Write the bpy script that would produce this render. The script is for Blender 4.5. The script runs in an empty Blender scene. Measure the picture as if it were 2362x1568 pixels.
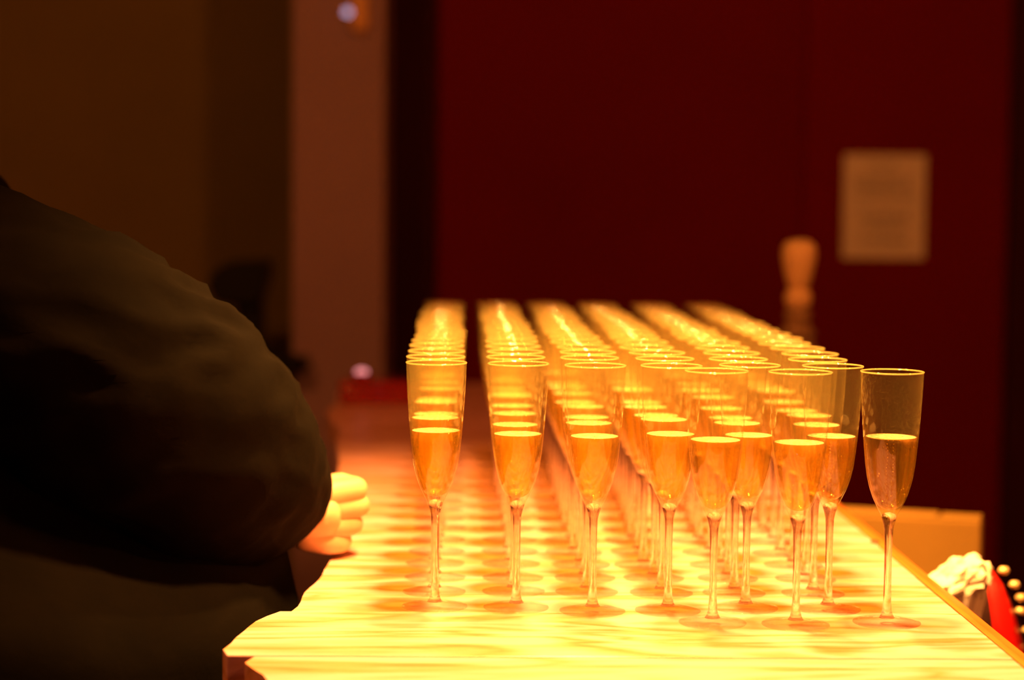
import bpy, bmesh, math, random
from mathutils import Vector, Matrix, Quaternion
from mathutils import noise as mnoise

random.seed(7)
scene = bpy.context.scene
COL = scene.collection
R = math.radians
PI = math.pi
T = 1.05                      # height of the counter top

# ------------------------------------------------------------------ camera
cam = bpy.data.cameras.new('camera')
cam.sensor_fit = 'HORIZONTAL'
cam.sensor_width = 36.0
cam.lens = 36.0 * 4500.0 / 2362.0
cam.clip_start = 0.05
cam.dof.use_dof = True
cam.dof.focus_distance = 1.62
cam.dof.aperture_fstop = 3.1
cam_ob = bpy.data.objects.new('camera', cam)
COL.objects.link(cam_ob)
scene.camera = cam_ob
yaw, pitch, roll = R(1.24), R(3.98), R(0.55)
fwd = Vector((math.sin(yaw) * math.cos(pitch), math.cos(yaw) * math.cos(pitch), -math.sin(pitch)))
rgt = Vector((math.cos(yaw), -math.sin(yaw), 0))
upv = rgt.cross(fwd)
rgt2 = rgt * math.cos(roll) + upv * math.sin(roll)
upv2 = upv * math.cos(roll) - rgt * math.sin(roll)
cam_ob.matrix_world = Matrix(((rgt2.x, upv2.x, -fwd.x, 0.0),
                              (rgt2.y, upv2.y, -fwd.y, 0.0),
                              (rgt2.z, upv2.z, -fwd.z, T + 0.342),
                              (0, 0, 0, 1)))

# ------------------------------------------------------------------ world, lights, exposure
world = bpy.data.worlds.new('world')
scene.world = world
world.use_nodes = True
world.node_tree.nodes['Background'].inputs[0].default_value = (1.0, 0.45, 0.16, 1)
world.node_tree.nodes['Background'].inputs[1].default_value = 0.004

def add_light(name, kind, loc, power, color, radius=0.05, target=None, **kw):
    l = bpy.data.lights.new(name, kind)
    l.energy = power
    l.color = color
    if kind in ('POINT', 'SPOT'):
        l.shadow_soft_size = radius
    for k, v in kw.items():
        setattr(l, k, v)
    o = bpy.data.objects.new(name, l)
    COL.objects.link(o)
    o.location = loc
    if target is not None:
        o.rotation_euler = (Vector(target) - Vector(loc)).to_track_quat('-Z', 'Y').to_euler()
    return o

WARM = (1.0, 0.40, 0.080)
DIM = (1.0, 0.27, 0.045)
for ly, pw in ((1.60, 235), (1.98, 215)):          # two shaded lamps hang over the counter, above the picture
    add_light('counter_lamp_light', 'SPOT', (0.14, ly, T + 1.0), pw, WARM, 0.042,
              target=(0.14, ly, T), spot_size=R(84), spot_blend=0.7)
add_light('room_lamp_light', 'POINT', (-0.95, 1.35, 2.55), 75, DIM, 0.10)
add_light('bar_lamp_light', 'POINT', (1.5, 1.2, 2.5), 80, DIM, 0.10)
add_light('blue_lamp_light', 'POINT', (-0.55, -0.9, 2.2), 1.2, (0.62, 0.60, 1.0), 0.05)

vs = scene.view_settings
vs.view_transform = 'Standard'
vs.look = 'None'
vs.gamma = 1.0
vs.exposure = 0.0
vs.use_curve_mapping = False
cy = scene.cycles
cy.max_bounces = 12
cy.diffuse_bounces = 2
cy.glossy_bounces = 4
cy.transmission_bounces = 8
cy.transparent_max_bounces = 56
cy.use_adaptive_sampling = True
cy.adaptive_threshold = 0.08
cy.adaptive_min_samples = 12
cy.sample_clamp_indirect = 10.0
cy.blur_glossy = 0.6
cy.use_denoising = True

# ------------------------------------------------------------------ materials
MATS = {}

class NT:
    """small helper to lay out shader nodes"""
    def __init__(self, name):
        m = bpy.data.materials.new(name)
        m.use_nodes = True
        m.node_tree.nodes.clear()
        self.m = m
        self.t = m.node_tree
        MATS[name] = m
    def n(self, kind, **kw):
        nd = self.t.nodes.new(kind)
        for k, v in kw.items():
            setattr(nd, k, v)
        return nd
    def l(self, a, b):
        self.t.links.new(a, b)
    def val(self, sock, v):
        if hasattr(v, 'links') or isinstance(v, bpy.types.NodeSocket):
            self.l(v, sock)
        else:
            sock.default_value = v
    def math(self, op, a, b=None, clamp=False):
        nd = self.n('ShaderNodeMath', operation=op, use_clamp=clamp)
        self.val(nd.inputs[0], a)
        if b is not None:
            self.val(nd.inputs[1], b)
        return nd.outputs[0]
    def noise(self, vec, scale, detail=3, rough=0.5, dist=0.0):
        nd = self.n('ShaderNodeTexNoise')
        if vec is not None:
            self.l(vec, nd.inputs['Vector'])
        nd.inputs['Scale'].default_value = scale
        nd.inputs['Detail'].default_value = detail
        nd.inputs['Roughness'].default_value = rough
        nd.inputs['Distortion'].default_value = dist
        return nd.outputs[0]
    def coords(self, scale=(1, 1, 1), offset=None):
        tc = self.n('ShaderNodeTexCoord')
        mp = self.n('ShaderNodeMapping')
        self.l(tc.outputs['Object'], mp.inputs['Vector'])
        mp.inputs['Scale'].default_value = scale
        if offset is not None:
            self.l(offset, mp.inputs['Location'])
        return mp.outputs[0]
    def ramp(self, fac, stops):
        r = self.n('ShaderNodeValToRGB')
        self.l(fac, r.inputs[0])
        e = r.color_ramp.elements
        while len(e) > 1:
            e.remove(e[-1])
        e[0].position, e[0].color = stops[0][0], (*stops[0][1], 1)
        for p, c in stops[1:]:
            x = e.new(p)
            x.color = (*c, 1)
        return r.outputs[0]
    def mixc(self, fac, a, b, mode='MIX'):
        nd = self.n('ShaderNodeMix', data_type='RGBA', blend_type=mode)
        self.val(nd.inputs[0], fac)
        self.val(nd.inputs[6], a)
        self.val(nd.inputs[7], b)
        return nd.outputs[2]
    def mixs(self, fac, a, b):
        nd = self.n('ShaderNodeMixShader')
        self.val(nd.inputs[0], fac)
        self.l(a, nd.inputs[1])
        self.l(b, nd.inputs[2])
        return nd.outputs[0]
    def bump(self, h, strength, dist):
        b = self.n('ShaderNodeBump')
        b.inputs['Strength'].default_value = strength
        b.inputs['Distance'].default_value = dist
        self.l(h, b.inputs['Height'])
        return b.outputs[0]
    def out(self, s):
        o = self.n('ShaderNodeOutputMaterial')
        self.l(s, o.inputs['Surface'])
        return self.m
    def principled(self, color, rough=0.5, normal=None, **kw):
        p = self.n('ShaderNodeBsdfPrincipled')
        self.val(p.inputs['Base Color'], color)
        self.val(p.inputs['Roughness'], rough)
        for k, v in kw.items():
            p.inputs[k.replace('_', ' ')].default_value = v
        if normal is not None:
            self.l(normal, p.inputs['Normal'])
        return p.outputs[0]


def mat_mottled(name, c1, c2, scale=6.0, rough=0.6, bump=0.1, bscale=40.0, bdist=0.002, **kw):
    t = NT(name)
    v = t.coords()
    f = t.noise(v, scale, 4, 0.6)
    c = t.ramp(f, [(0.3, c1), (0.7, c2)])
    nb = t.bump(t.noise(v, bscale, 3), bump, bdist)
    return t.out(t.principled(c, rough, nb, **kw))

mat_mottled('red_paint', (0.17, 0.0006, 0.001), (0.21, 0.0008, 0.0013), 1.2, 0.75, 0.15, 60, Specular_IOR_Level=0.15)
mat_mottled('red_door_paint', (0.15, 0.0006, 0.0022), (0.185, 0.0007, 0.0026), 1.2, 0.75, 0.1, 50, Specular_IOR_Level=0.15)
mat_mottled('dark_trim_shade_paint', (0.035, 0.0006, 0.001), (0.05, 0.0009, 0.0014), 3, 0.7, Specular_IOR_Level=0.2)  # colour of the dark upright and of the painted pillar shadow
mat_mottled('brown_plaster', (0.14, 0.105, 0.028), (0.175, 0.133, 0.035), 1.5, 0.85, 0.3, 30)
mat_mottled('pillar_plaster', (0.30, 0.20, 0.27), (0.35, 0.235, 0.31), 2.0, 0.85, 0.3, 30)
mat_mottled('dark_floor', (0.03, 0.018, 0.012), (0.05, 0.03, 0.02), 4, 0.5)
mat_mottled('ceiling_paint', (0.10, 0.07, 0.05), (0.13, 0.09, 0.06), 2, 0.9)
mat_mottled('black_plastic', (0.004, 0.003, 0.003), (0.006, 0.005, 0.005), 12, 0.6, Specular_IOR_Level=0.2)
mat_mottled('dark_base_wood', (0.05, 0.022, 0.010), (0.09, 0.04, 0.018), 9, 0.55)
mat_mottled('cardboard', (0.42, 0.26, 0.05), (0.49, 0.30, 0.06), 7, 0.85, 0.2, 120, 0.001)
mat_mottled('tissue', (0.86, 0.80, 0.74), (0.93, 0.88, 0.83), 20, 0.55, 0.4, 50, 0.004)
mat_mottled('red_leather', (0.62, 0.006, 0.006), (0.75, 0.010, 0.008), 14, 0.4, 0.2, 150, 0.001)
mat_mottled('dark_leather', (0.020, 0.006, 0.005), (0.035, 0.010, 0.008), 14, 0.45, 0.2, 150, 0.001)
mat_mottled('red_tin_lacquer', (0.26, 0.006, 0.003), (0.32, 0.010, 0.005), 5, 0.16, 0.02, Coat_Weight=0.6)
mat_mottled('pale_turned_wood', (0.76, 0.55, 0.26), (0.84, 0.62, 0.32), 9, 0.5)
mat_mottled('aged_turned_wood', (0.24, 0.15, 0.07), (0.32, 0.20, 0.10), 9, 0.5)
mat_mottled('brass', (0.85, 0.62, 0.30), (0.92, 0.7, 0.38), 9, 0.4, Metallic=0.35)
mat_mottled('sensor_plastic', (0.75, 0.42, 0.15), (0.8, 0.47, 0.18), 9, 0.5)
mat_mottled('white_gloss', (0.8, 0.8, 0.85), (0.85, 0.85, 0.9), 9, 0.1)
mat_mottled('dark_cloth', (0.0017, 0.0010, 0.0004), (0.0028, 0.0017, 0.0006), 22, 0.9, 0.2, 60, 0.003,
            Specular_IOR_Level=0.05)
mat_mottled('dark_trousers', (0.006, 0.005, 0.005), (0.010, 0.008, 0.007), 22, 0.9, 0.3, 120, 0.002)
mat_mottled('shoe_leather', (0.01, 0.008, 0.007), (0.015, 0.012, 0.01), 20, 0.4)
mat_mottled('lip', (0.45, 0.16, 0.13), (0.52, 0.19, 0.15), 40, 0.45)
mat_mottled('hair', (0.012, 0.007, 0.004), (0.025, 0.014, 0.008), 60, 0.5)

t = NT('skin')
v = t.coords()
c = t.ramp(t.noise(v, 30, 4), [(0.3, (0.62, 0.36, 0.24)), (0.7, (0.72, 0.43, 0.30))])
t.out(t.principled(c, 0.5, t.bump(t.noise(v, 220, 3), 0.25, 0.001), Subsurface_Weight=0.08))

# pale pine boards: grain runs along X, a few darker growth-ring loops and knots
t = NT('pine_board')
oi = t.n('ShaderNodeObjectInfo')
cmb = t.n('ShaderNodeCombineXYZ')
t.l(t.math('MULTIPLY', oi.outputs['Random'], 37.0), cmb.inputs[0])
t.l(t.math('MULTIPLY', oi.outputs['Random'], 11.0), cmb.inputs[1])
v = t.coords((1.0, 1.0, 1.0), cmb.outputs[0])
vs_ = t.coords((1.4, 12.0, 6.0), cmb.outputs[0])
vl = t.coords((1.25, 6.5, 4.0), cmb.outputs[0])
figure = t.noise(vl, 1.6, 3, 0.55, 0.6)
rings = t.math('FRACT', t.math('MULTIPLY', figure, 7.0))
rings = t.math('ABSOLUTE', t.math('SUBTRACT', rings, 0.5))           # 0..0.5 triangular
fine = t.noise(vs_, 9.0, 5, 0.65)
g = t.math('ADD', t.math('MULTIPLY', rings, 0.9), t.math('MULTIPLY', fine, 0.6))
col = t.ramp(g, [(0.14, (0.34, 0.110, 0.045)), (0.34, (0.58, 0.265, 0.15)), (0.66, (0.74, 0.40, 0.44))])
vor = t.n('ShaderNodeTexVoronoi')
vk = t.coords((3.4, 7.5, 3.0), cmb.outputs[0])
t.l(vk, vor.inputs['Vector'])
vor.inputs['Scale'].default_value = 1.0
knot = t.ramp(vor.outputs['Distance'], [(0.035, (1, 1, 1)), (0.09, (0, 0, 0))])
col = t.mixc(t.math('MULTIPLY', knot, 0.75), col, (0.26, 0.10, 0.025, 1))
rough = t.math('ADD', t.math('MULTIPLY', fine, 0.16), 0.24)
t.out(t.principled(col, rough, t.bump(g, 0.15, 0.0015), Specular_IOR_Level=0.45))

t = NT('rail_wood')
vs_ = t.coords((14.0, 1.2, 9.0))
f = t.noise(vs_, 5.0, 5, 0.6, 0.3)
col = t.ramp(f, [(0.25, (0.45, 0.13, 0.018)), (0.7, (0.55, 0.175, 0.028))])
t.out(t.principled(col, 0.4, t.bump(f, 0.15, 0.001)))

# thin clear glass: mostly lets light straight through, reflects more at grazing angles
def thin_glass(name, tint, gloss_rough=0.02, base=0.045, edge=0.85, glare_haze=0.0):
    t = NT(name)
    lw = t.n('ShaderNodeLayerWeight')
    lw.inputs[0].default_value = 0.5
    f = t.math('POWER', lw.outputs['Facing'], 4.0)
    f = t.math('ADD', t.math('MULTIPLY', f, edge), base, True)
    tr = t.n('ShaderNodeBsdfTransparent')
    tr.inputs[0].default_value = (*tint, 1)
    gl = t.n('ShaderNodeBsdfGlossy')
    gl.inputs['Roughness'].default_value = gloss_rough
    gl.inputs['Color'].default_value = (1, 1, 1, 1)
    through = tr.outputs[0]
    if glare_haze > 0:                               # pale haze painted in for the veiling glare over the glasses
        df = t.n('ShaderNodeBsdfDiffuse')
        df.inputs[0].default_value = (0.98, 0.96, 0.45, 1)
        tl = t.n('ShaderNodeBsdfTranslucent')
        tl.inputs[0].default_value = (0.98, 0.96, 0.45, 1)
        through = t.mixs(glare_haze, through, t.mixs(0.5, df.outputs[0], tl.outputs[0]))
    return t.out(t.mixs(f, through, gl.outputs[0]))
thin_glass('bowl_glass', (0.99, 0.98, 0.93), 0.03, 0.05, 0.75, 0.024)
thin_glass('rim_glass', (0.97, 0.95, 0.92), 0.05, 0.16, 0.6, 0.30)  # stronger haze paints bright lines along the rims
thin_glass('foot_glass', (0.985, 0.98, 0.965), 0.04, 0.05, 0.55)

t = NT('stem_glass')
g1 = t.n('ShaderNodeBsdfGlass')
g1.inputs['IOR'].default_value = 1.48
g1.inputs['Roughness'].default_value = 0.02
tr = t.n('ShaderNodeBsdfTransparent')
tr.inputs[0].default_value = (0.97, 0.96, 0.94, 1)
t.out(t.mixs(0.40, g1.outputs[0], tr.outputs[0]))

t = NT('champagne')
v = t.coords()
rf = t.n('ShaderNodeBsdfRefraction')
rf.inputs['Color'].default_value = (1.0, 0.92, 0.36, 1)
rf.inputs['IOR'].default_value = 1.33
rf.inputs['Roughness'].default_value = 0.03
tr = t.n('ShaderNodeBsdfTransparent')
tr.inputs[0].default_value = (1.0, 0.93, 0.40, 1)
tl = t.n('ShaderNodeBsdfTranslucent')
tl.inputs[0].default_value = (1.0, 0.80, 0.20, 1)
body = t.mixs(0.78, rf.outputs[0], tr.outputs[0])
body = t.mixs(0.012, body, tl.outputs[0])
lw = t.n('ShaderNodeLayerWeight')
lw.inputs[0].default_value = 0.5
f = t.math('ADD', t.math('MULTIPLY', t.math('POWER', lw.outputs['Facing'], 4.0), 0.6), 0.03, True)
gl = t.n('ShaderNodeBsdfGlossy')
gl.inputs['Roughness'].default_value = 0.06
t.out(t.mixs(f, body, gl.outputs[0]))

t = NT('foam')
v = t.coords()
df = t.n('ShaderNodeBsdfDiffuse')
df.inputs[0].default_value = (0.95, 0.92, 0.60, 1)
tr = t.n('ShaderNodeBsdfTransparent')
tr.inputs[0].default_value = (1.0, 0.95, 0.8, 1)
t.out(t.mixs(t.math('MULTIPLY', t.noise(v, 260.0, 2), 0.46), tr.outputs[0], df.outputs[0]))

t = NT('bubble_film')
gl = t.n('ShaderNodeBsdfGlossy')
gl.inputs['Roughness'].default_value = 0.08
gl.inputs['Color'].default_value = (1.0, 0.9, 0.6, 1)
tr = t.n('ShaderNodeBsdfTransparent')
t.out(t.mixs(0.45, tr.outputs[0], gl.outputs[0]))

# printed notice: pale sheet with a heading and rows of unreadably small grey print
t = NT('notice_print')
tc = t.n('ShaderNodeTexCoord')
sp = t.n('ShaderNodeSeparateXYZ')
t.l(tc.outputs['Object'], sp.inputs[0])
X, Z = sp.outputs[0], sp.outputs[2]
def band(z0, z1, x0, x1):
    a = t.math('MULTIPLY', t.math('GREATER_THAN', Z, z0), t.math('LESS_THAN', Z, z1))
    b = t.math('MULTIPLY', t.math('GREATER_THAN', X, x0), t.math('LESS_THAN', X, x1))
    return t.math('MULTIPLY', a, b)
m = band(0.095, 0.112, -0.040, 0.036)
for z0, z1, x0, x1 in ((0.040, 0.078, -0.078, 0.070), (0.018, 0.034, -0.070, 0.078), (-0.036, -0.012, -0.060, 0.064),
                       (-0.066, -0.046, -0.055, 0.055), (-0.104, -0.082, -0.062, 0.060)):
    m = t.math('MAXIMUM', m, band(z0, z1, x0, x1))
line = t.math('GREATER_THAN', t.math('FRACT', t.math('MULTIPLY', Z, 125.0)), 0.42)
wordv = t.coords((1.0, 1.0, 0.02))
words = t.math('GREATER_THAN', t.noise(wordv, 150.0, 1), 0.42)
ink = t.math('MULTIPLY', t.math('MULTIPLY', m, line), t.math('MULTIPLY', words, 0.62))
col = t.mixc(ink, (0.94, 0.90, 0.80, 1), (0.10, 0.09, 0.08, 1))
t.out(t.principled(col, 0.8))

t = NT('led')
e = t.n('ShaderNodeEmission')
e.inputs[0].default_value = (0.62, 0.50, 0.78, 1)
e.inputs[1].default_value = 1.0
t.out(e.outputs[0])

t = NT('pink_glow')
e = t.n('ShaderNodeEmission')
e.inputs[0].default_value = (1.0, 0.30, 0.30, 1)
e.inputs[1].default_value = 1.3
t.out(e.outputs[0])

# ------------------------------------------------------------------ mesh helpers
def new_obj(name, me, mat=None, parent=None, smooth=False):
    o = bpy.data.objects.new(name, me)
    COL.objects.link(o)
    if mat is not None and not me.materials:
        me.materials.append(MATS[mat])
    if parent is not None:
        o.parent = parent
    if smooth:
        me.polygons.foreach_set('use_smooth', [True] * len(me.polygons))
    return o

def bm_mesh(bm, name):
    bmesh.ops.recalc_face_normals(bm, faces=bm.faces)
    me = bpy.data.meshes.new(name)
    bm.to_mesh(me)
    bm.free()
    return me

def box_mesh(name, x0, x1, y0, y1, z0, z1, bevel=0.0, seg=2):
    bm = bmesh.new()
    bmesh.ops.create_cube(bm, size=1.0)
    for v_ in bm.verts:
        v_.co = Vector((x0 + (v_.co.x + .5) * (x1 - x0), y0 + (v_.co.y + .5) * (y1 - y0), z0 + (v_.co.z + .5) * (z1 - z0)))
    if bevel > 0:
        bmesh.ops.bevel(bm, geom=list(bm.edges), offset=bevel, segments=seg, affect='EDGES', profile=0.5)
    return bm_mesh(bm, name)

def lathe_mesh(name, prof, seg=40, closed=False):
    """profile of (r, z); points with r = 0 become poles; closed joins last to first"""
    bm = bmesh.new()
    rings = []
    for r_, z_ in prof:
        if r_ < 1e-7:
            rings.append([bm.verts.new((0, 0, z_))])
        else:
            rings.append([bm.verts.new((r_ * math.cos(2 * PI * i / seg), r_ * math.sin(2 * PI * i / seg), z_)) for i in range(seg)])
    pairs = list(zip(rings, rings[1:]))
    if closed:
        pairs.append((rings[-1], rings[0]))
    for a, b in pairs:
        if len(a) == 1 and len(b) == 1:
            continue
        for i in range(seg):
            j = (i + 1) % seg
            if len(a) == 1:
                bm.faces.new((a[0], b[i], b[j]))
            elif len(b) == 1:
                bm.faces.new((a[i], a[j], b[0]))
            else:
                bm.faces.new((a[i], a[j], b[j], b[i]))
    return bm_mesh(bm, name)

def prism_mesh(name, pts, axis, lo, hi, bevel=0.0, seg=2):
    """polygon pts (u, v) pushed along axis from lo to hi; axis 'y': (x, z), axis 'z': (x, y)"""
    bm = bmesh.new()
    def mk(u, w, d):
        return (u, d, w) if axis == 'y' else (u, w, d)
    a = [bm.verts.new(mk(u, w, lo)) for u, w in pts]
    b = [bm.verts.new(mk(u, w, hi)) for u, w in pts]
    bm.faces.new(a)
    bm.faces.new(list(reversed(b)))
    n = len(pts)
    for i in range(n):
        j = (i + 1) % n
        bm.faces.new((a[i], b[i], b[j], a[j]))
    if bevel > 0:
        bmesh.ops.bevel(bm, geom=list(bm.edges), offset=bevel, segments=seg, affect='EDGES', profile=0.5)
    return bm_mesh(bm, name)

def loft_mesh(name, rings, cap=True):
    """rings: list of equal-length lists of points"""
    bm = bmesh.new()
    vr = [[bm.verts.new(p) for p in r_] for r_ in rings]
    n = len(rings[0])
    for a, b in zip(vr, vr[1:]):
        for i in range(n):
            j = (i + 1) % n
            bm.faces.new((a[i], a[j], b[j], b[i]))
    if cap:
        bm.faces.new(list(reversed(vr[0])))
        bm.faces.new(vr[-1])
    return bm_mesh(bm, name)

def thing(name, label, cat, loc=(0, 0, 0), rotz=0.0, group=None):
    o = bpy.data.objects.new(name, None)
    o.empty_display_size = 0.05
    COL.objects.link(o)
    o.location = loc
    o.rotation_euler = (0, 0, rotz)
    tag(o, label, cat, group)
    return o

def tag(o, label, cat, group=None):
    o['label'] = label
    o['category'] = cat
    if group:
        o['group'] = group
    return o

def struct(name, me, mat, label=None):
    o = new_obj(name, me, mat)
    o['kind'] = 'structure'
    if label:
        o['label'] = label
    return o

# ------------------------------------------------------------------ the room
RX0, RX1, RY0, RY1, RZ = -2.6, 2.4, -2.2, 5.1, 2.9
struct('floor', box_mesh('floor', RX0 - .1, RX1 + .1, RY0 - .1, RY1 + .2, -0.1, 0.0), 'dark_floor', 'dark floor of the bar room')
struct('ceiling', box_mesh('ceiling', RX0 - .1, RX1 + .1, RY0 - .1, RY1 + .2, RZ, RZ + .1), 'ceiling_paint', 'dim ceiling of the bar room')
struct('wall_left', box_mesh('wall_left', RX0 - .1, RX0, RY0, RY1, 0, RZ), 'brown_plaster', 'brown side wall')
struct('wall_right', box_mesh('wall_right', RX1, RX1 + .1, RY0, RY1, 0, RZ), 'red_paint', 'red side wall')
struct('wall_front', box_mesh('wall_front', RX0, RX1, RY0 - .1, RY0, 0, RZ), 'brown_plaster', 'brown wall behind the viewer')
struct('wall_back', box_mesh('wall_back', -0.23, RX1, RY1, RY1 + .1, 0, RZ), 'red_paint', 'deep red painted back wall')
struct('wall_alcove', box_mesh('wall_alcove', RX0, -0.23, RY1, RY1 + .1, 0, RZ), 'brown_plaster', 'dim brown wall left of the pale pillar')
struct('wall_pillar', box_mesh('wall_pillar', -0.422, -0.206, 4.62, RY1, 0, RZ, 0.004), 'pillar_plaster', 'pale pinkish brown pillar between the brown and red walls')
struct('trim_1', box_mesh('trim_1', -0.206, -0.097, 5.05, RY1, 0, RZ, 0.004), 'dark_trim_shade_paint', 'very dark red strip standing in for the shadow of the pillar')  # dark strip painted where the pillar shades the red wall
d1 = struct('door_1', box_mesh('door_1', -0.088, 0.864, RY1 - .025, RY1, 0, 2.6, 0.006), 'red_door_paint', 'flush dark red door panel')
struct('trim_2', box_mesh('trim_2', 1.405, 1.50, RY1 - .04, RY1, 0, RZ, 0.006), 'dark_trim_shade_paint', 'dark upright at the right end of the red wall')

# ------------------------------------------------------------------ bar counter
LEFT = [(1.10, -.150), (1.30, -.135), (1.382, -.141), (1.42, -.158), (1.452, -.172), (1.474, -.180), (1.504, -.175), (1.567, -.168),
        (1.60, -.158), (1.636, -.143), (1.69, -.144), (1.77, -.135), (1.858, -.132), (2.0, -.140), (2.278, -.158),
        (2.424, -.166), (2.884, -.190), (3.05, -.215), (3.2, -.232), (3.9, -.240)]
def left_x(y):
    for (a, xa), (b, xb) in zip(LEFT, LEFT[1:]):
        if a <= y <= b:
            u = (y - a) / (b - a)
            u = u * u * (3 - 2 * u)
            return xa + (xb - xa) * u
    return LEFT[0][1] if y < LEFT[0][0] else LEFT[-1][1]

counter = thing('bar_counter', 'long pale pine bar counter under the champagne flutes', 'counter', (0.13, 1.14, 0))
def at_root(o, root):
    o.matrix_parent_inverse = Matrix.Translation(-root.location)
    return o
SEAMS = [1.14, 1.30, 1.458] + [1.458 + 0.162 * i for i in range(1, 15)]
for k, (ya, yb) in enumerate(zip(SEAMS, SEAMS[1:])):
    gap = 0.0007
    y0, y1 = ya + gap, yb - gap
    n = 9
    pts = []
    shift = {2: -0.008}.get(k, 0.0) + (random.uniform(-.003, .003) if k > 8 else 0)
    for i in range(n):
        y = y0 + (y1 - y0) * i / (n - 1)
        x = left_x(y) + shift
        if k == 1 and i == n - 1:
            x += 0.012
        pts.append((x, y))
    pts += [(0.4165, y1), (0.4165, y0)]
    dz = random.uniform(-0.0004, 0.0004)
    o = new_obj('board', prism_mesh('board', pts, 'z', T - 0.035, T + dz, 0.0012, 2), 'pine_board', counter)
    at_root(o, counter)
yend = SEAMS[-1]
rail = prism_mesh('edge_rail', [(0.4175, T - 0.06), (0.4175, T + 0.0005), (0.4225, T), (0.4385, T - 0.007), (0.4415, T - 0.012), (0.4415, T - 0.06)], 'y', 1.14, yend, 0.0008, 1)
at_root(new_obj('edge_rail', rail, 'rail_wood', counter), counter)
# knot hole on the rail's inner edge
kn = lathe_mesh('knot', [(0.0, 0.0022), (0.006, 0.002), (0.0085, 0.0)], 18)
kno = new_obj('knot', kn, 'dark_base_wood', counter, True)
kno.matrix_parent_inverse = Matrix.Translation(-counter.location)
kno.location = (0.417, 1.973, T - 0.0004)
kno.scale = (0.55, 1.25, 1)
kno['label'] = 'dark knot at the rail'
at_root(new_obj('base', box_mesh('base', -0.09, 0.36, 1.24, yend - .06, 0.08, T - 0.035, 0.004), 'dark_base_wood', counter), counter)
at_root(new_obj('plinth', box_mesh('plinth', -0.06, 0.33, 1.27, yend - .09, 0.0, 0.08), 'black_plastic', counter), counter)
for i in range(5):
    y = 1.28 + i * 0.46
    p = new_obj('panel', box_mesh('panel', -0.102, -0.09, y, y + .40, 0.16, T - 0.12, 0.004), 'dark_base_wood', counter)
    at_root(p, counter)

# ------------------------------------------------------------------ champagne flutes
OUT = [(0.0035, 0.079), (0.0046, 0.083), (0.0063, 0.0885), (0.0095, 0.095), (0.0136, 0.1035), (0.0165, 0.112), (0.0188, 0.1215), (0.0205, 0.133), (0.0219, 0.147),
       (0.0232, 0.163), (0.0243, 0.18), (0.0251, 0.196), (0.0254, 0.2075)]
def r_out(z):
    for (ra, za), (rb, zb) in zip(OUT, OUT[1:]):
        if za <= z <= zb:
            return ra + (rb - ra) * (z - za) / (zb - za)
    return OUT[-1][0]
WALL = 0.0010
ZB = 0.0935                                    # inside bottom of the bowl
prof = [(r_, z_) for r_, z_ in OUT[2:]]
# thin blown wall with a fire-polished bead at the rim
rim_prof = [(0.0254 + 0.00062 * math.cos(a_), 0.2079 + 0.00062 * math.sin(a_)) for a_ in [2 * PI * q / 8 for q in range(8)]]
rim_me = lathe_mesh('rim', rim_prof, 44, True)
bowl_me = lathe_mesh('bowl', prof, 44)
def liquid_mesh(level):
    p = [(0.0, ZB + .0004), (0.0052, 0.0951)]
    zs = [z for z in (0.098, 0.1035, 0.112, 0.1215, 0.133, 0.147, 0.155) if z < level - 0.004] + [level]
    p += [(r_out(z) - WALL - 0.00025, z) for z in zs]
    rl = p[-1][0]
    p += [(rl - 0.0004, level + 0.0002), (rl - 0.0018, level - 0.0005), (rl * .6, level - 0.0007), (0.0, level - 0.0007)]
    return lathe_mesh('champagne', p, 40)
stem_me = lathe_mesh('stem', [(0.0, 0.0921), (0.0050, 0.0910), (0.0063, 0.0884), (0.0047, 0.083), (0.0037, 0.0785), (0.0033, 0.070), (0.0031, 0.055), (0.0031, 0.035), (0.0033, 0.02),
                              (0.0038, 0.011), (0.0050, 0.0068), (0.0066, 0.0046), (0.0, 0.0044)], 20)
foot_me = lathe_mesh('foot', [(0.0, 0.0043), (0.0070, 0.0042), (0.013, 0.0027), (0.021, 0.0018), (0.0275, 0.0013), (0.0281, 0.0008), (0.0277, 0.0003), (0.0, 0.0002)], 44)
for me in (bowl_me, rim_me, stem_me, foot_me):
    me.polygons.foreach_set('use_smooth', [True] * len(me.polygons))
LEVELS = [0.1485, 0.1515, 0.1545, 0.1505]
liq_mes, bub_mes, foam_mes = [], [], []
for lv in LEVELS:
    m_ = liquid_mesh(lv)
    m_.polygons.foreach_set('use_smooth', [True] * len(m_.polygons))
    liq_mes.append(m_)
    rl = r_out(lv) - WALL - 0.0012
    fm = lathe_mesh('foam', [(rl * .05, lv - .0004), (rl * .7, lv - .0004), (rl, lv + .0001)], 32)
    fm.polygons.foreach_set('use_smooth', [True] * len(fm.polygons))
    fm.materials.append(MATS['foam'])
    foam_mes.append(fm)
    bm = bmesh.new()
    def bub(x, y, z, r_):
        bmesh.ops.create_icosphere(bm, subdivisions=1, radius=r_, matrix=Matrix.Translation((x, y, z)))
    for i in range(26):
        z = random.uniform(0.100, lv - 0.004)
        a = random.uniform(0, 2 * PI)
        rr = (r_out(z) - WALL) * 0.93
        bub(rr * math.cos(a), rr * math.sin(a), z, random.uniform(0.0003, 0.00075))
    for s in range(2):
        bx, by = random.uniform(-.004, .004), random.uniform(-.004, .004)
        z = 0.098
        while z < lv - .003:
            bub(bx + random.uniform(-.0006, .0006), by + random.uniform(-.0006, .0006), z, 0.00022 + 0.0003 * (z - .098) / .05)
            z += 0.0028
    bub_mes.append(bm_mesh(bm, 'bubbles'))

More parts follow.
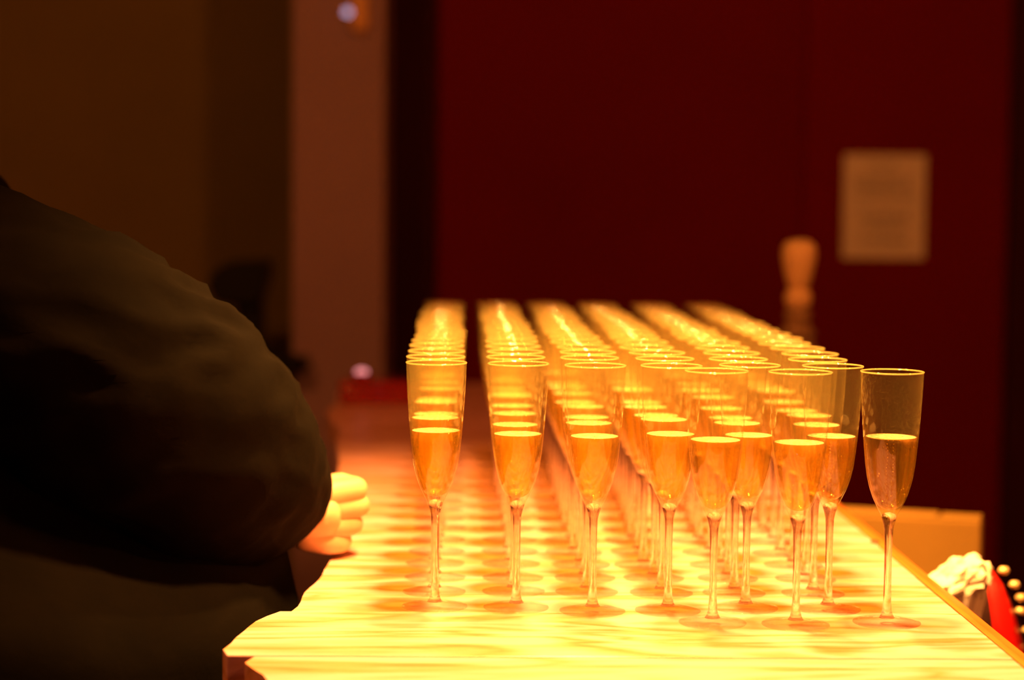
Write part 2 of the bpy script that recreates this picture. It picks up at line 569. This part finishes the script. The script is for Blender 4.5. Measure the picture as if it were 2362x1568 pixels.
def make_flute():
    root = bpy.data.objects.new('champagne_flute', None)
    root.empty_display_size = 0.03
    COL.objects.link(root)
    bw = new_obj('bowl', bowl_me, 'bowl_glass', root)
    new_obj('rim', rim_me, 'rim_glass', bw)
    new_obj('stem', stem_me, 'stem_glass', root)
    new_obj('foot', foot_me, 'foot_glass', root)
    lq = new_obj('champagne', liq_mes[0], 'champagne', root)
    b = new_obj('bubbles', bub_mes[0], 'bubble_film', lq)
    b['kind'] = 'stuff'
    new_obj('foam', foam_mes[0], 'foam', lq)['kind'] = 'stuff'
    return root
for m_ in liq_mes[1:]:
    m_.materials.append(MATS['champagne'])
for m_ in bub_mes[1:]:
    m_.materials.append(MATS['bubble_film'])
flute0 = make_flute()
flute_used = [False]
def place_flute(x, y, label, group, lev):
    if not flute_used[0]:
        root = flute0
        flute_used[0] = True
    else:
        root = flute0.copy()
        COL.objects.link(root)
        for ch in flute0.children:
            c_ = ch.copy()
            COL.objects.link(c_)
            c_.parent = root
            for g_ in ch.children:
                if g_.name.startswith('bubbles') and y > 1.75:      # too far back for bubbles to show
                    continue
                h_ = g_.copy()
                COL.objects.link(h_)
                h_.parent = c_
    root.location = (x, y, T + 0.0006)
    root.rotation_euler = (0, 0, random.uniform(0, 2 * PI))
    root['label'] = label
    root['category'] = 'champagne flute'
    root['group'] = group
    for ch in root.children:
        if ch.name.startswith('champagne'):
            ch.data = liq_mes[lev]
            for g_ in ch.children:
                if g_.name.startswith('rim'):
                    continue
                g_.data = (bub_mes if g_.name.startswith('bubbles') else foam_mes)[lev]
    return root

ORD = ['first', 'second', 'third', 'fourth', 'fifth', 'sixth', 'seventh', 'eighth', 'ninth', 'tenth', 'eleventh', 'twelfth',
       'thirteenth', 'fourteenth', 'fifteenth', 'sixteenth', 'seventeenth']
CX = [-0.028, 0.041, 0.105, 0.169, 0.2365, 0.3065]
NROW = 16
for j in range(NROW):
    for i in range(6):
        x = CX[i] + (0 if j == 0 else random.uniform(-.003, .003)) + 0.003 * (i - 2.5) * j / NROW
        y = 1.636 + 0.0665 * j + random.uniform(-.0025, .0025) + (-0.012 if (j == 0 and i in (2, 3)) else 0)
        if j == 0:
            lab = 'half-full champagne flute, %s from the left in the front full row' % ORD[i]
        else:
            colw = 'leftmost column' if i == 0 else 'rightmost column' if i == 5 else '%s column from the left' % ORD[i]
            lab = 'half-full champagne flute in the %s full row from the front, %s' % (ORD[j], colw)
        place_flute(x, y, lab, 'champagne flutes lined up on the counter', random.choice((0, 1, 2, 3)))
for x, y, lab, lv in ((0.201, 1.578, 'half-full champagne flute, leftmost of the three set in front of the rows', 1),
                      (0.2685, 1.572, 'half-full champagne flute, middle of the three set in front of the rows', 3),
                      (0.3455, 1.582, 'half-full champagne flute standing clear at the right end of all', 2)):
    place_flute(x, y, lab, 'champagne flutes lined up on the counter', lv)

# ------------------------------------------------------------------ person at the left of the counter
person = thing('person', 'person in loose dark smock reaching a hand to the counter edge', 'person', (-0.50, 1.84, 0))
def to_person(o):
    o.matrix_parent_inverse = Matrix.Translation(-person.location)
    return o

def skin_mesh(name, chains, subdiv=2):
    """chains: list of lists of (point, radius) or (point, (rx, ry)); each chain is grown as skin and all become one mesh"""
    me = bpy.data.meshes.new(name)
    verts, edges, rad, roots = [], [], [], []
    key = {}
    for ch in chains:
        prev = None
        for p, r_ in ch:
            k_ = tuple(round(q, 5) for q in p)
            if k_ in key:
                idx = key[k_]
            else:
                idx = len(verts)
                key[k_] = idx
                verts.append(p)
                rad.append(r_ if isinstance(r_, tuple) else (r_, r_))
                if prev is None:
                    roots.append(idx)
            if prev is not None:
                edges.append((prev, idx))
            prev = idx
    me.from_pydata(verts, edges, [])
    o = bpy.data.objects.new(name + '_tmp', me)
    COL.objects.link(o)
    m1 = o.modifiers.new('skin', 'SKIN')
    m1.branch_smoothing = 0.6
    m1.use_smooth_shade = True
    for i, d in enumerate(me.skin_vertices[0].data):
        d.radius = rad[i]
        d.use_root = i in roots
    m2 = o.modifiers.new('sub', 'SUBSURF')
    m2.levels = subdiv
    m2.render_levels = subdiv
    dg = bpy.context.evaluated_depsgraph_get()
    dg.update()
    res = bpy.data.meshes.new_from_object(o.evaluated_get(dg))
    bpy.data.objects.remove(o)
    return res

V = Vector
sh_r, el_r, wr_r = (-.57, 1.665, 1.405), (-.285, 1.675, 1.250), (-.188, 1.830, 1.106)
pelvis = (-.50, 1.84, .93)
body_ch = [
    [(pelvis, (.13, .15)), ((-.53, 1.84, 1.08), (.11, .14)), ((-.58, 1.845, 1.28), (.12, .15)), ((-.605, 1.845, 1.40), (.08, .12)), ((-.61, 1.845, 1.475), .055), ((-.60, 1.845, 1.53), .05)],
    [((-.605, 1.845, 1.40), (.08, .12)), (sh_r, .055), ((-.43, 1.67, 1.33), .047), (el_r, .040), ((-.235, 1.76, 1.185), .036), (wr_r, .026), ((-.165, 1.846, 1.091), .026), ((-.146, 1.855, 1.088), (.022, .028)), ((-.124, 1.866, 1.088), (.020, .028))],
    [((-.605, 1.845, 1.40), (.08, .12)), ((-.57, 2.03, 1.405), .055), ((-.50, 2.06, 1.25), .045), ((-.44, 2.07, 1.12), .040), ((-.36, 2.03, 1.02), .034), ((-.31, 2.01, .96), .026), ((-.29, 2.0, .91), (.02, .04)), ((-.285, 1.995, .85), (.012, .035))],
    [(pelvis, (.13, .15)), ((-.50, 1.75, .84), .085), ((-.49, 1.745, .47), .060), ((-.51, 1.745, .10), .042), ((-.42, 1.745, .04), (.035, .04))],
    [(pelvis, (.13, .15)), ((-.50, 1.93, .84), .085), ((-.49, 1.935, .47), .060), ((-.51, 1.935, .10), .042), ((-.42, 1.935, .04), (.035, .04))],
]
# right hand resting on the boards as a loose upright fist, little finger down, thumb on top
hd = V((.82, .42, 0)).normalized()                    # wrist to knuckles
hn = V((-.42, .82, 0)).normalized()                   # palm side, away from the viewer
W0 = V((-.172, 1.842, 1.090))
for k, (s, L, r_) in enumerate(((.024, 1.02, .0098), (.0080, 1.06, .0100), (-.0085, .96, .0096), (-.0240, .80, .0084))):
    up_s = V((0, 0, s))
    q0 = W0 + hd * .006 + up_s * .55
    q1 = W0 + hd * .040 + up_s * .95 - hn * .003
    q2 = W0 + hd * (.074 * L) + up_s * 1.05 + hn * .001
    q3 = q2 + hn * (.030 * L) + hd * .006
    q4 = q3 + hn * .010 - hd * (.021 * L)
    q5 = q4 - hn * .010 - hd * .014
    pts_ = [q0, q1, q2, q3, q4, q5]
    for q in pts_:
        q.z = max(q.z, T + r_ + .0012)
    body_ch.append([(tuple(q), rr_) for q, rr_ in zip(pts_, (.0150, .0142, .0112, r_, r_ * .92, r_ * .8))])
th0 = W0 + hd * .012 + V((0, 0, .016)) + hn * .006
th1 = W0 + hd * .038 + V((0, 0, .028)) + hn * .012
th2 = W0 + hd * .064 + V((0, 0, .031)) + hn * .020
th3 = W0 + hd * .080 + V((0, 0, .026)) + hn * .030
body_ch.append([(tuple(th0), .014), (tuple(th1), .0115), (tuple(th2), .0100), (tuple(th3), .0082)])
# left hand fingers
for k in range(4):
    s = -.024 + .016 * k
    p0 = V((-.287, 1.995 + s * .9, .868)); p1 = V((-.283, 1.992 + s, .838)); p2 = V((-.276, 1.990 + s, .806)); p3 = V((-.268, 1.988 + s, .786))
    body_ch.append([(tuple(p0), .0095), (tuple(p1), .009), (tuple(p2), .0082), (tuple(p3), .007)])
body_ch.append([((-.28, 1.968, .90), .011), ((-.262, 1.955, .872), .010), ((-.250, 1.955, .845), .008)])
body_me = skin_mesh('body', body_ch, 2)

def head_into(me):
    bm = bmesh.new()
    bm.from_mesh(me)
    res = bmesh.ops.create_uvsphere(bm, u_segments=32, v_segments=24, radius=1.0)
    hc = V((-.585, 1.845, 1.625))
    for v_ in res['verts']:
        p = v_.co.copy()
        x, y, z = p.x * .098, p.y * .076, p.z * .118
        if z < 0:
            x = x * (1 - .25 * (-z / .118)) + .012 * (-z / .118)
            y *= 1 - .30 * (-z / .118)
        if x > 0:
            fz = z
            x += .020 * math.exp(-(y / .012) ** 2) * math.exp(-((fz + .022) / .022) ** 2)          # nose
            x -= .010 * math.exp(-((abs(y) - .030) / .014) ** 2) * math.exp(-((fz - .006) / .012) ** 2)  # eye sockets
            x += .006 * math.exp(-(y / .022) ** 2) * math.exp(-((fz + .062) / .008) ** 2)          # lips
            x += .006 * math.exp(-(y / .020) ** 2) * math.exp(-((fz + .100) / .012) ** 2)          # chin
        y += (.016 if y > 0 else -.016) * math.exp(-((x + .005) / .014) ** 2) * math.exp(-((z + .005) / .026) ** 2)  # ears
        v_.co = hc + V((x, y, z))
    bm.to_mesh(me)
    bm.free()
head_into(body_me)
ob = to_person(new_obj('body', body_me, 'skin', person, True))

for sy in (-.030, .030):                       # eyes and brows
    ey = lathe_mesh('eye', [(0, -.0105), (.007, -.0078), (.0105, 0), (.007, .0078), (0, .0105)], 16)
    e_ = to_person(new_obj('eye', ey, 'white_gloss', person, True))
    e_.location = (-.585 + .082, 1.845 + sy, 1.625 + .006)
    iris = lathe_mesh('iris', [(0, .0015), (.0035, .001), (.005, 0), (0, -.001)], 14)
    i_ = new_obj('iris', iris, 'hair', e_, True)
    i_.location = (.0098, 0, 0)
    i_.rotation_euler = (0, R(90), 0)
    br = to_person(new_obj('eyebrow', box_mesh('eyebrow', -.004, .004, -.016, .016, -.003, .003, .002), 'hair', person, True))
    br.location = (-.585 + .094, 1.845 + sy, 1.625 + .024)
lp = to_person(new_obj('lips', box_mesh('lips', -.004, .006, -.020, .020, -.006, .006, .004, 3), 'lip', person, True))
lp.location = (-.585 + .071, 1.845, 1.625 - .062)

def ring_xy(cx_, cy_, rx, ry, z, n, amp, ph, freq):
    pts = []
    for i in range(n):
        a = 2 * PI * i / n
        k_ = 1 + amp * (math.sin(freq * a + ph + z * 4) + .6 * math.sin((freq * 2 - 3) * a + 2.1 * ph - z * 7))
        pts.append((cx_ + rx * k_ * math.cos(a), cy_ + ry * k_ * math.sin(a), z + 0.01 * math.sin(3 * a)))
    return pts
rows = [(.70, -.41, 1.79, .262, .28, .022), (.82, -.41, 1.79, .260, .28, .020), (.94, -.41, 1.79, .258, .28, .018), (1.01, -.412, 1.79, .255, .28, .016), (1.055, -.418, 1.79, .250, .27, .016), (1.12, -.475, 1.83, .222, .235, .026),
        (1.22, -.53, 1.84, .195, .222, .022), (1.32, -.565, 1.845, .170, .215, .015), (1.40, -.59, 1.845, .145, .20, .012), (1.445, -.60, 1.845, .115, .16, .008), (1.475, -.605, 1.845, .078, .10, .004), (1.490, -.607, 1.845, .068, .072, .0)]
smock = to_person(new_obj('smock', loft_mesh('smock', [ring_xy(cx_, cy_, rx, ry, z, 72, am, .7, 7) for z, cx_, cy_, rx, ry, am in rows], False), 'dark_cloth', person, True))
smock.modifiers.new('thick', 'SOLIDIFY').thickness = 0.003

def sleeve_mesh(path, n=96, steps=6):
    """path: (center, r_side, r_vert, fold amplitude); the cloth hangs below the arm in slanting creases"""
    rings = []
    fine = []
    for k in range(len(path) - 1):
        p0, p1, p2, p3 = (path[max(0, min(len(path) - 1, k + q))] for q in (-1, 0, 1, 2))
        f0, f1, f2, f3 = ([*p[0], *p[1:]] for p in (p0, p1, p2, p3))
        for q in range(steps):
            u = q / steps
            w = [.5 * (2 * b_ + (c_ - a_) * u + (2 * a_ - 5 * b_ + 4 * c_ - d_) * u * u + (3 * b_ - a_ - 3 * c_ + d_) * u ** 3)
                 for a_, b_, c_, d_ in zip(f0, f1, f2, f3)]
            fine.append((tuple(w[:3]), w[3], w[4], w[5]))
    fine.append(path[-1])
    path = fine
    for k, (c_, rs, rv, am) in enumerate(path):
        c0 = V(path[max(k - 1, 0)][0]); c1 = V(path[min(k + 1, len(path) - 1)][0])
        d = (c1 - c0).normalized()
        sx = d.cross(V((0, 0, 1))).normalized()
        up_ = sx.cross(d).normalized()
        pts = []
        for i in range(n):
            a = 2 * PI * i / n
            s_ = k / steps
            c3 = V((1.1 * math.cos(a) + .16 * s_, 1.1 * math.sin(a) - .30 * s_, .55 * s_))
            cr = 1 - 2 * abs(mnoise.noise(c3 * 1.7))
            cr2 = 1 - 2 * abs(mnoise.noise(c3 * 3.3 + V((7, 2, 5))))
            f_ = 1 + am * (1.5 * (cr - .5) + .8 * (cr2 - .5))
            pts.append(tuple(V(c_) + sx * rs * f_ * math.cos(a) + up_ * rv * f_ * math.sin(a)))
        rings.append(pts)
    return loft_mesh('sleeve', rings, False)
sl_r = [((-.60, 1.72, 1.385), .08, .085, .01), ((-.545, 1.69, 1.370), .085, .100, .02), ((-.47, 1.675, 1.325), .085, .100, .045), ((-.405, 1.672, 1.293), .086, .100, .05),
        ((-.345, 1.675, 1.262), .088, .110, .04), ((-.295, 1.690, 1.225), .090, .112, .045), ((-.255, 1.715, 1.192), .090, .110, .04), ((-.228, 1.750, 1.165), .086, .104, .035),
        ((-.208, 1.785, 1.145), .078, .094, .03), ((-.192, 1.820, 1.128), .066, .074, .02), ((-.181, 1.846, 1.116), .056, .054, .015), ((-.178, 1.853, 1.113), .050, .047, .01)]
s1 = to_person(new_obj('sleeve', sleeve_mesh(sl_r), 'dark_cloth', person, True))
sl_l = [((-.60, 1.97, 1.385), .08, .085, .01), ((-.56, 2.04, 1.36), .08, .085, .02), ((-.51, 2.058, 1.26), .08, .08, .03), ((-.46, 2.066, 1.16), .08, .08, .04),
        ((-.40, 2.05, 1.07), .075, .075, .04), ((-.345, 2.022, 1.0), .06, .06, .03), ((-.325, 2.012, .975), .05, .05, .02)]
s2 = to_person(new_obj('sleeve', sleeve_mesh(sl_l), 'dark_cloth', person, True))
for s_ in (s1, s2):
    s_.modifiers.new('thick', 'SOLIDIFY').thickness = 0.0025
tr_rings = []
for sy in (1.745, 1.935):
    rr = [(.90, -.50, .105, .10), (.80, -.50, .105, .098), (.62, -.495, .092, .088), (.45, -.49, .082, .080), (.25, -.50, .076, .074), (.07, -.505, .078, .074)]
    tr_rings.append([ring_xy(cx_, sy, rx, ry, z, 32, .015, sy, 5) for z, cx_, rx, ry in rr])
for rr_ in tr_rings:
    to_person(new_obj('trouser_leg', loft_mesh('trouser_leg', rr_, False), 'dark_trousers', person, True))
for sy in (1.745, 1.935):
    sh = [( -.575, .034, .06), (-.53, .045, .095), (-.46, .048, .075), (-.40, .046, .055), (-.355, .040, .045), (-.325, .022, .025)]
    rings = []
    for x, hw, hz in sh:
        rings.append([(x, sy + hw * math.cos(2 * PI * i / 20), max(0.0, hz * .5 + hz * .5 * math.sin(2 * PI * i / 20))) for i in range(20)])
    to_person(new_obj('shoe', loft_mesh('shoe', rings), 'shoe_leather', person, True))
bm = bmesh.new()
bmesh.ops.create_uvsphere(bm, u_segments=32, v_segments=20, radius=1.0)
hc = V((-.585, 1.845, 1.625))
for v_ in bm.verts:
    p = v_.co
    k_ = 1 + .03 * math.sin(14 * math.atan2(p.y, p.x) + 5 * p.z)
    q = V((p.x * .106, p.y * .086, p.z * .128)) * k_
    if p.x > .15 and p.z < .55:
        q = V((.02 + .03 * p.x, p.y * .07, .062 + .05 * p.z))
    if p.z < -.45:
        q.x = q.x * .8 - .01
    v_.co = hc + q + V((-.006, 0, .006))
to_person(new_obj('hair', bm_mesh(bm, 'hair'), 'hair', person, True))

# ------------------------------------------------------------------ red lacquered tin at the far end
tin = thing('tin', 'low shiny red tin at the far left end of the counter', 'tin', (-0.145, 3.36, T))
new_obj('tin_body', box_mesh('tin_body', -.075, .085, -.06, .075, 0.0, 0.026, 0.008, 4), 'red_tin_lacquer', tin, True)
new_obj('lid', box_mesh('lid', -.078, .088, -.063, .078, 0.024, 0.040, 0.0078, 5), 'red_tin_lacquer', tin, True)

tl_ = thing('pink_highlight', 'tiny pinkish glow added as a highlight on the red tin', 'highlight', (-0.185, 3.335, T + .0402))  # added glow in place of a reflected highlight on the tin
new_obj('highlight_base', lathe_mesh('highlight_base', [(0, 0), (.014, 0), (.016, .003), (.0165, .010), (.015, .011), (.0145, .004), (0, .003)], 24), 'red_tin_lacquer', tl_, True)
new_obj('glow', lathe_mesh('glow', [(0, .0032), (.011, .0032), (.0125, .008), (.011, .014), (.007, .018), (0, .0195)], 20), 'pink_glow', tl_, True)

# ------------------------------------------------------------------ turned post behind the flutes
post = thing('turned_post', 'turned wooden post with pale bulbous top behind the flutes', 'post', (0.540, 3.2, 0))
new_obj('post_base', lathe_mesh('post_base', [(0, 0), (.075, 0), (.078, .012), (.072, .03), (.045, .05), (.03, .07), (.022, .075), (0, .075)], 28), 'dark_base_wood', post, True)
new_obj('shaft', lathe_mesh('shaft', [(0, .07), (.022, .07), (.020, .5), (.020, 1.0), (.026, 1.10), (.030, 1.15), (.030, 1.17), (.022, 1.180), (0, 1.18)], 24), 'aged_turned_wood', post, True)
new_obj('collar', lathe_mesh('collar', [(0, 1.178), (.030, 1.178), (.031, 1.186), (.026, 1.194), (.019, 1.198), (.020, 1.202), (.023, 1.212), (.022, 1.222), (.016, 1.228), (0, 1.228)], 28), 'aged_turned_wood', post, True)
new_obj('collar', lathe_mesh('collar', [(0, 1.226), (.016, 1.226), (.021, 1.233), (.023, 1.243), (.021, 1.252), (.015, 1.258), (0, 1.258)], 28), 'pale_turned_wood', post, True)
new_obj('finial', lathe_mesh('finial', [(0, 1.256), (.014, 1.256), (.018, 1.264), (.022, 1.278), (.026, 1.296), (.0285, 1.312), (.028, 1.325), (.023, 1.334), (.012, 1.3385), (0, 1.339)], 32), 'pale_turned_wood', post, True)

# ------------------------------------------------------------------ notice on the red wall
nt = new_obj('paper_notice', box_mesh('paper_notice', -.108, .108, -.001, .001, -.136, .136), 'notice_print')
nt.location = (1.0815, RY1 - .0012, 1.395)
tag(nt, 'pale printed paper notice stuck on the red wall', 'notice')

# ------------------------------------------------------------------ black wall fixture left of the pillar
fx = thing('wall_fixture', 'unlit black wall fixture with rounded hood beside the pale pillar', 'wall fixture', (-0.43, 4.62, 1.0))
FK = 4.56 / 4.7
def fxp(pts):
    return [(px * FK + 0.43, 1.392 + (pz - 1.392) * FK - 1.0) for px, pz in pts]
new_obj('hood', prism_mesh('hood', fxp([(-.612, 1.165), (-.622, 1.19), (-.615, 1.215), (-.595, 1.238), (-.565, 1.250), (-.48, 1.252), (-.478, 1.225), (-.492, 1.18), (-.50, 1.148), (-.57, 1.146), (-.596, 1.150)]), 'y', -.13, -.01, .006, 2), 'black_plastic', fx)
new_obj('arm', prism_mesh('arm', fxp([(-.560, 1.16), (-.496, 1.16), (-.500, 1.05), (-.458, 1.028), (-.405, 1.022), (-.44, 1.0), (-.50, 1.012), (-.552, 1.05)]), 'y', -.10, -.03, .004, 2), 'black_plastic', fx)
new_obj('wall_plate', prism_mesh('wall_plate', fxp([(-.478, 1.022), (-.392, 1.020), (-.392, .986), (-.478, .986)]), 'y', -.11, -.0005, .004, 2), 'black_plastic', fx)

# ------------------------------------------------------------------ little sensor with a pale light on the pillar
se = thing('sensor', 'small orange wall sensor with a pale violet light on the pillar', 'sensor', (-0.262, 4.62, 1.845))
new_obj('housing', box_mesh('housing', -.020, .018, -.030, 0, -.055, .075, .008, 3), 'sensor_plastic', se, True)
ld = new_obj('indicator_light', lathe_mesh('indicator_light', [(0, .008), (.006, .0065), (.009, .003), (.010, 0), (0, 0)], 18), 'led', se, True)
ld.location = (-.030, -.012, -.009)
ld.rotation_euler = (R(90), 0, 0)
new_obj('mounting_tab', box_mesh('mounting_tab', -.042, -.018, -.012, 0, -.022, .006, .002), 'sensor_plastic', se)

# ------------------------------------------------------------------ side table right of the counter with carton and handbag
st = thing('side_table', 'low dark side table to the right of the counter', 'table', (0.78, 2.15, 0))
new_obj('table_top', box_mesh('table_top', -.31, .31, -.62, .62, .72, .75, .004), 'dark_base_wood', st)
for sx in (-1, 1):
    for sy in (-1, 1):
        lx, ly = sx * .27, sy * .57
        new_obj('leg', box_mesh('leg', lx - .022, lx + .022, ly - .022, ly + .022, 0, .72, .003), 'dark_base_wood', st)
ct = thing('cardboard_carton', 'flat cardboard carton standing upright beyond the counter edge', 'box', (0.645, 2.42, 0.75), R(-18))
new_obj('carton_body', box_mesh('carton_body', -.20, 0, 0, .048, 0, .249, .003, 2), 'cardboard', ct)
new_obj('flap', box_mesh('flap', -.20, -.055, .002, .046, .2492, .2530, .0012, 2), 'cardboard', ct)
new_obj('flap', box_mesh('flap', -.051, -.001, .002, .046, .2492, .2520, .0012, 2), 'cardboard', ct)

bag = thing('handbag', 'dark handbag with red band and gold studs beside the counter', 'bag', (0.54, 2.0, 0.75))
brow = [(0.0, .006, .070, .040), (.05, .006, .072, .042), (.12, .002, .062, .040), (.19, -.004, .048, .038), (.225, -.006, .037, .034), (.252, -.008, .026, .026), (.270, -.010, .014, .012), (.276, -.011, .006, .005)]
def bag_pt(z, th_, off=0.0):
    for (za, ca, ra, qa), (zb, cb, rb, qb) in zip(brow, brow[1:]):
        if za <= z <= zb:
            u = (z - za) / (zb - za)
            return (ca + (cb - ca) * u + (ra + (rb - ra) * u + off) * math.cos(th_), -(qa + (qb - qa) * u + off) * math.sin(th_), z)
new_obj('bag_body', loft_mesh('bag_body', [[(c_ + rx * math.cos(2 * PI * i / 36), ry * math.sin(2 * PI * i / 36), z) for i in range(36)] for z, c_, rx, ry in brow]), 'dark_leather', bag, True)
rings = []
for k in range(16):
    z = .02 + .252 * k / 15
    a0, a1 = R(88 - 4 * k / 15), R(58 - 22 * k / 15)
    rings.append([bag_pt(z, a0, .0), bag_pt(z, a0, .003), bag_pt(z, (a0 * 2 + a1) / 3, .005), bag_pt(z, (a0 + a1 * 2) / 3, .005), bag_pt(z, a1, .003), bag_pt(z, a1, .0)])
new_obj('red_band', loft_mesh('red_band', rings), 'red_leather', bag, True)['label'] = 'bright red leather band'
bead_me = lathe_mesh('stud', [(0, -.004), (.004, -.0035), (.0062, 0), (.004, .0035), (0, .004)], 14)
for k, z in enumerate((.268, .254, .241, .227, .207, .190, .172, .154, .136, .118)):
    b = new_obj('stud', bead_me, 'brass', bag)
    b.location = bag_pt(z, R(22), .006 if k > 2 else .012)
bead_me.polygons.foreach_set('use_smooth', [True] * len(bead_me.polygons))

bm = bmesh.new()
bmesh.ops.create_icosphere(bm, subdivisions=4, radius=1.0)
for v_ in bm.verts:
    p = v_.co.copy()
    k_ = 1 + .30 * mnoise.noise(p * 2.1) + .22 * abs(mnoise.noise(p * 4.3 + V((3, 1, 2)))) - .10 * abs(mnoise.noise(p * 8.0))
    v_.co = V((p.x * .032 * k_, p.y * .025 * k_, p.z * .025 * k_ + .012 * p.x))
    if p.z < -.45:                              # gathered neck of the bag running down to the table
        u = min(1.0, (-.45 - p.z) / .5)
        v_.co = V((v_.co.x * (1 - .6 * u) - .012 * u, v_.co.y * (1 - .6 * u), v_.co.z - (1.017 - .75 - .028) * u))
zmin = min(v_.co.z for v_ in bm.verts)
for v_ in bm.verts:
    if v_.co.z < -.04:
        v_.co.z *= (1.017 - .75) / -zmin
tp = new_obj('crumpled_paper_bag', bm_mesh(bm, 'crumpled_paper_bag'), 'tissue', None, False)
tp.location = (0.488, 1.918, 1.0172)
tag(tp, 'crumpled white paper bag standing between counter and handbag', 'paper bag')
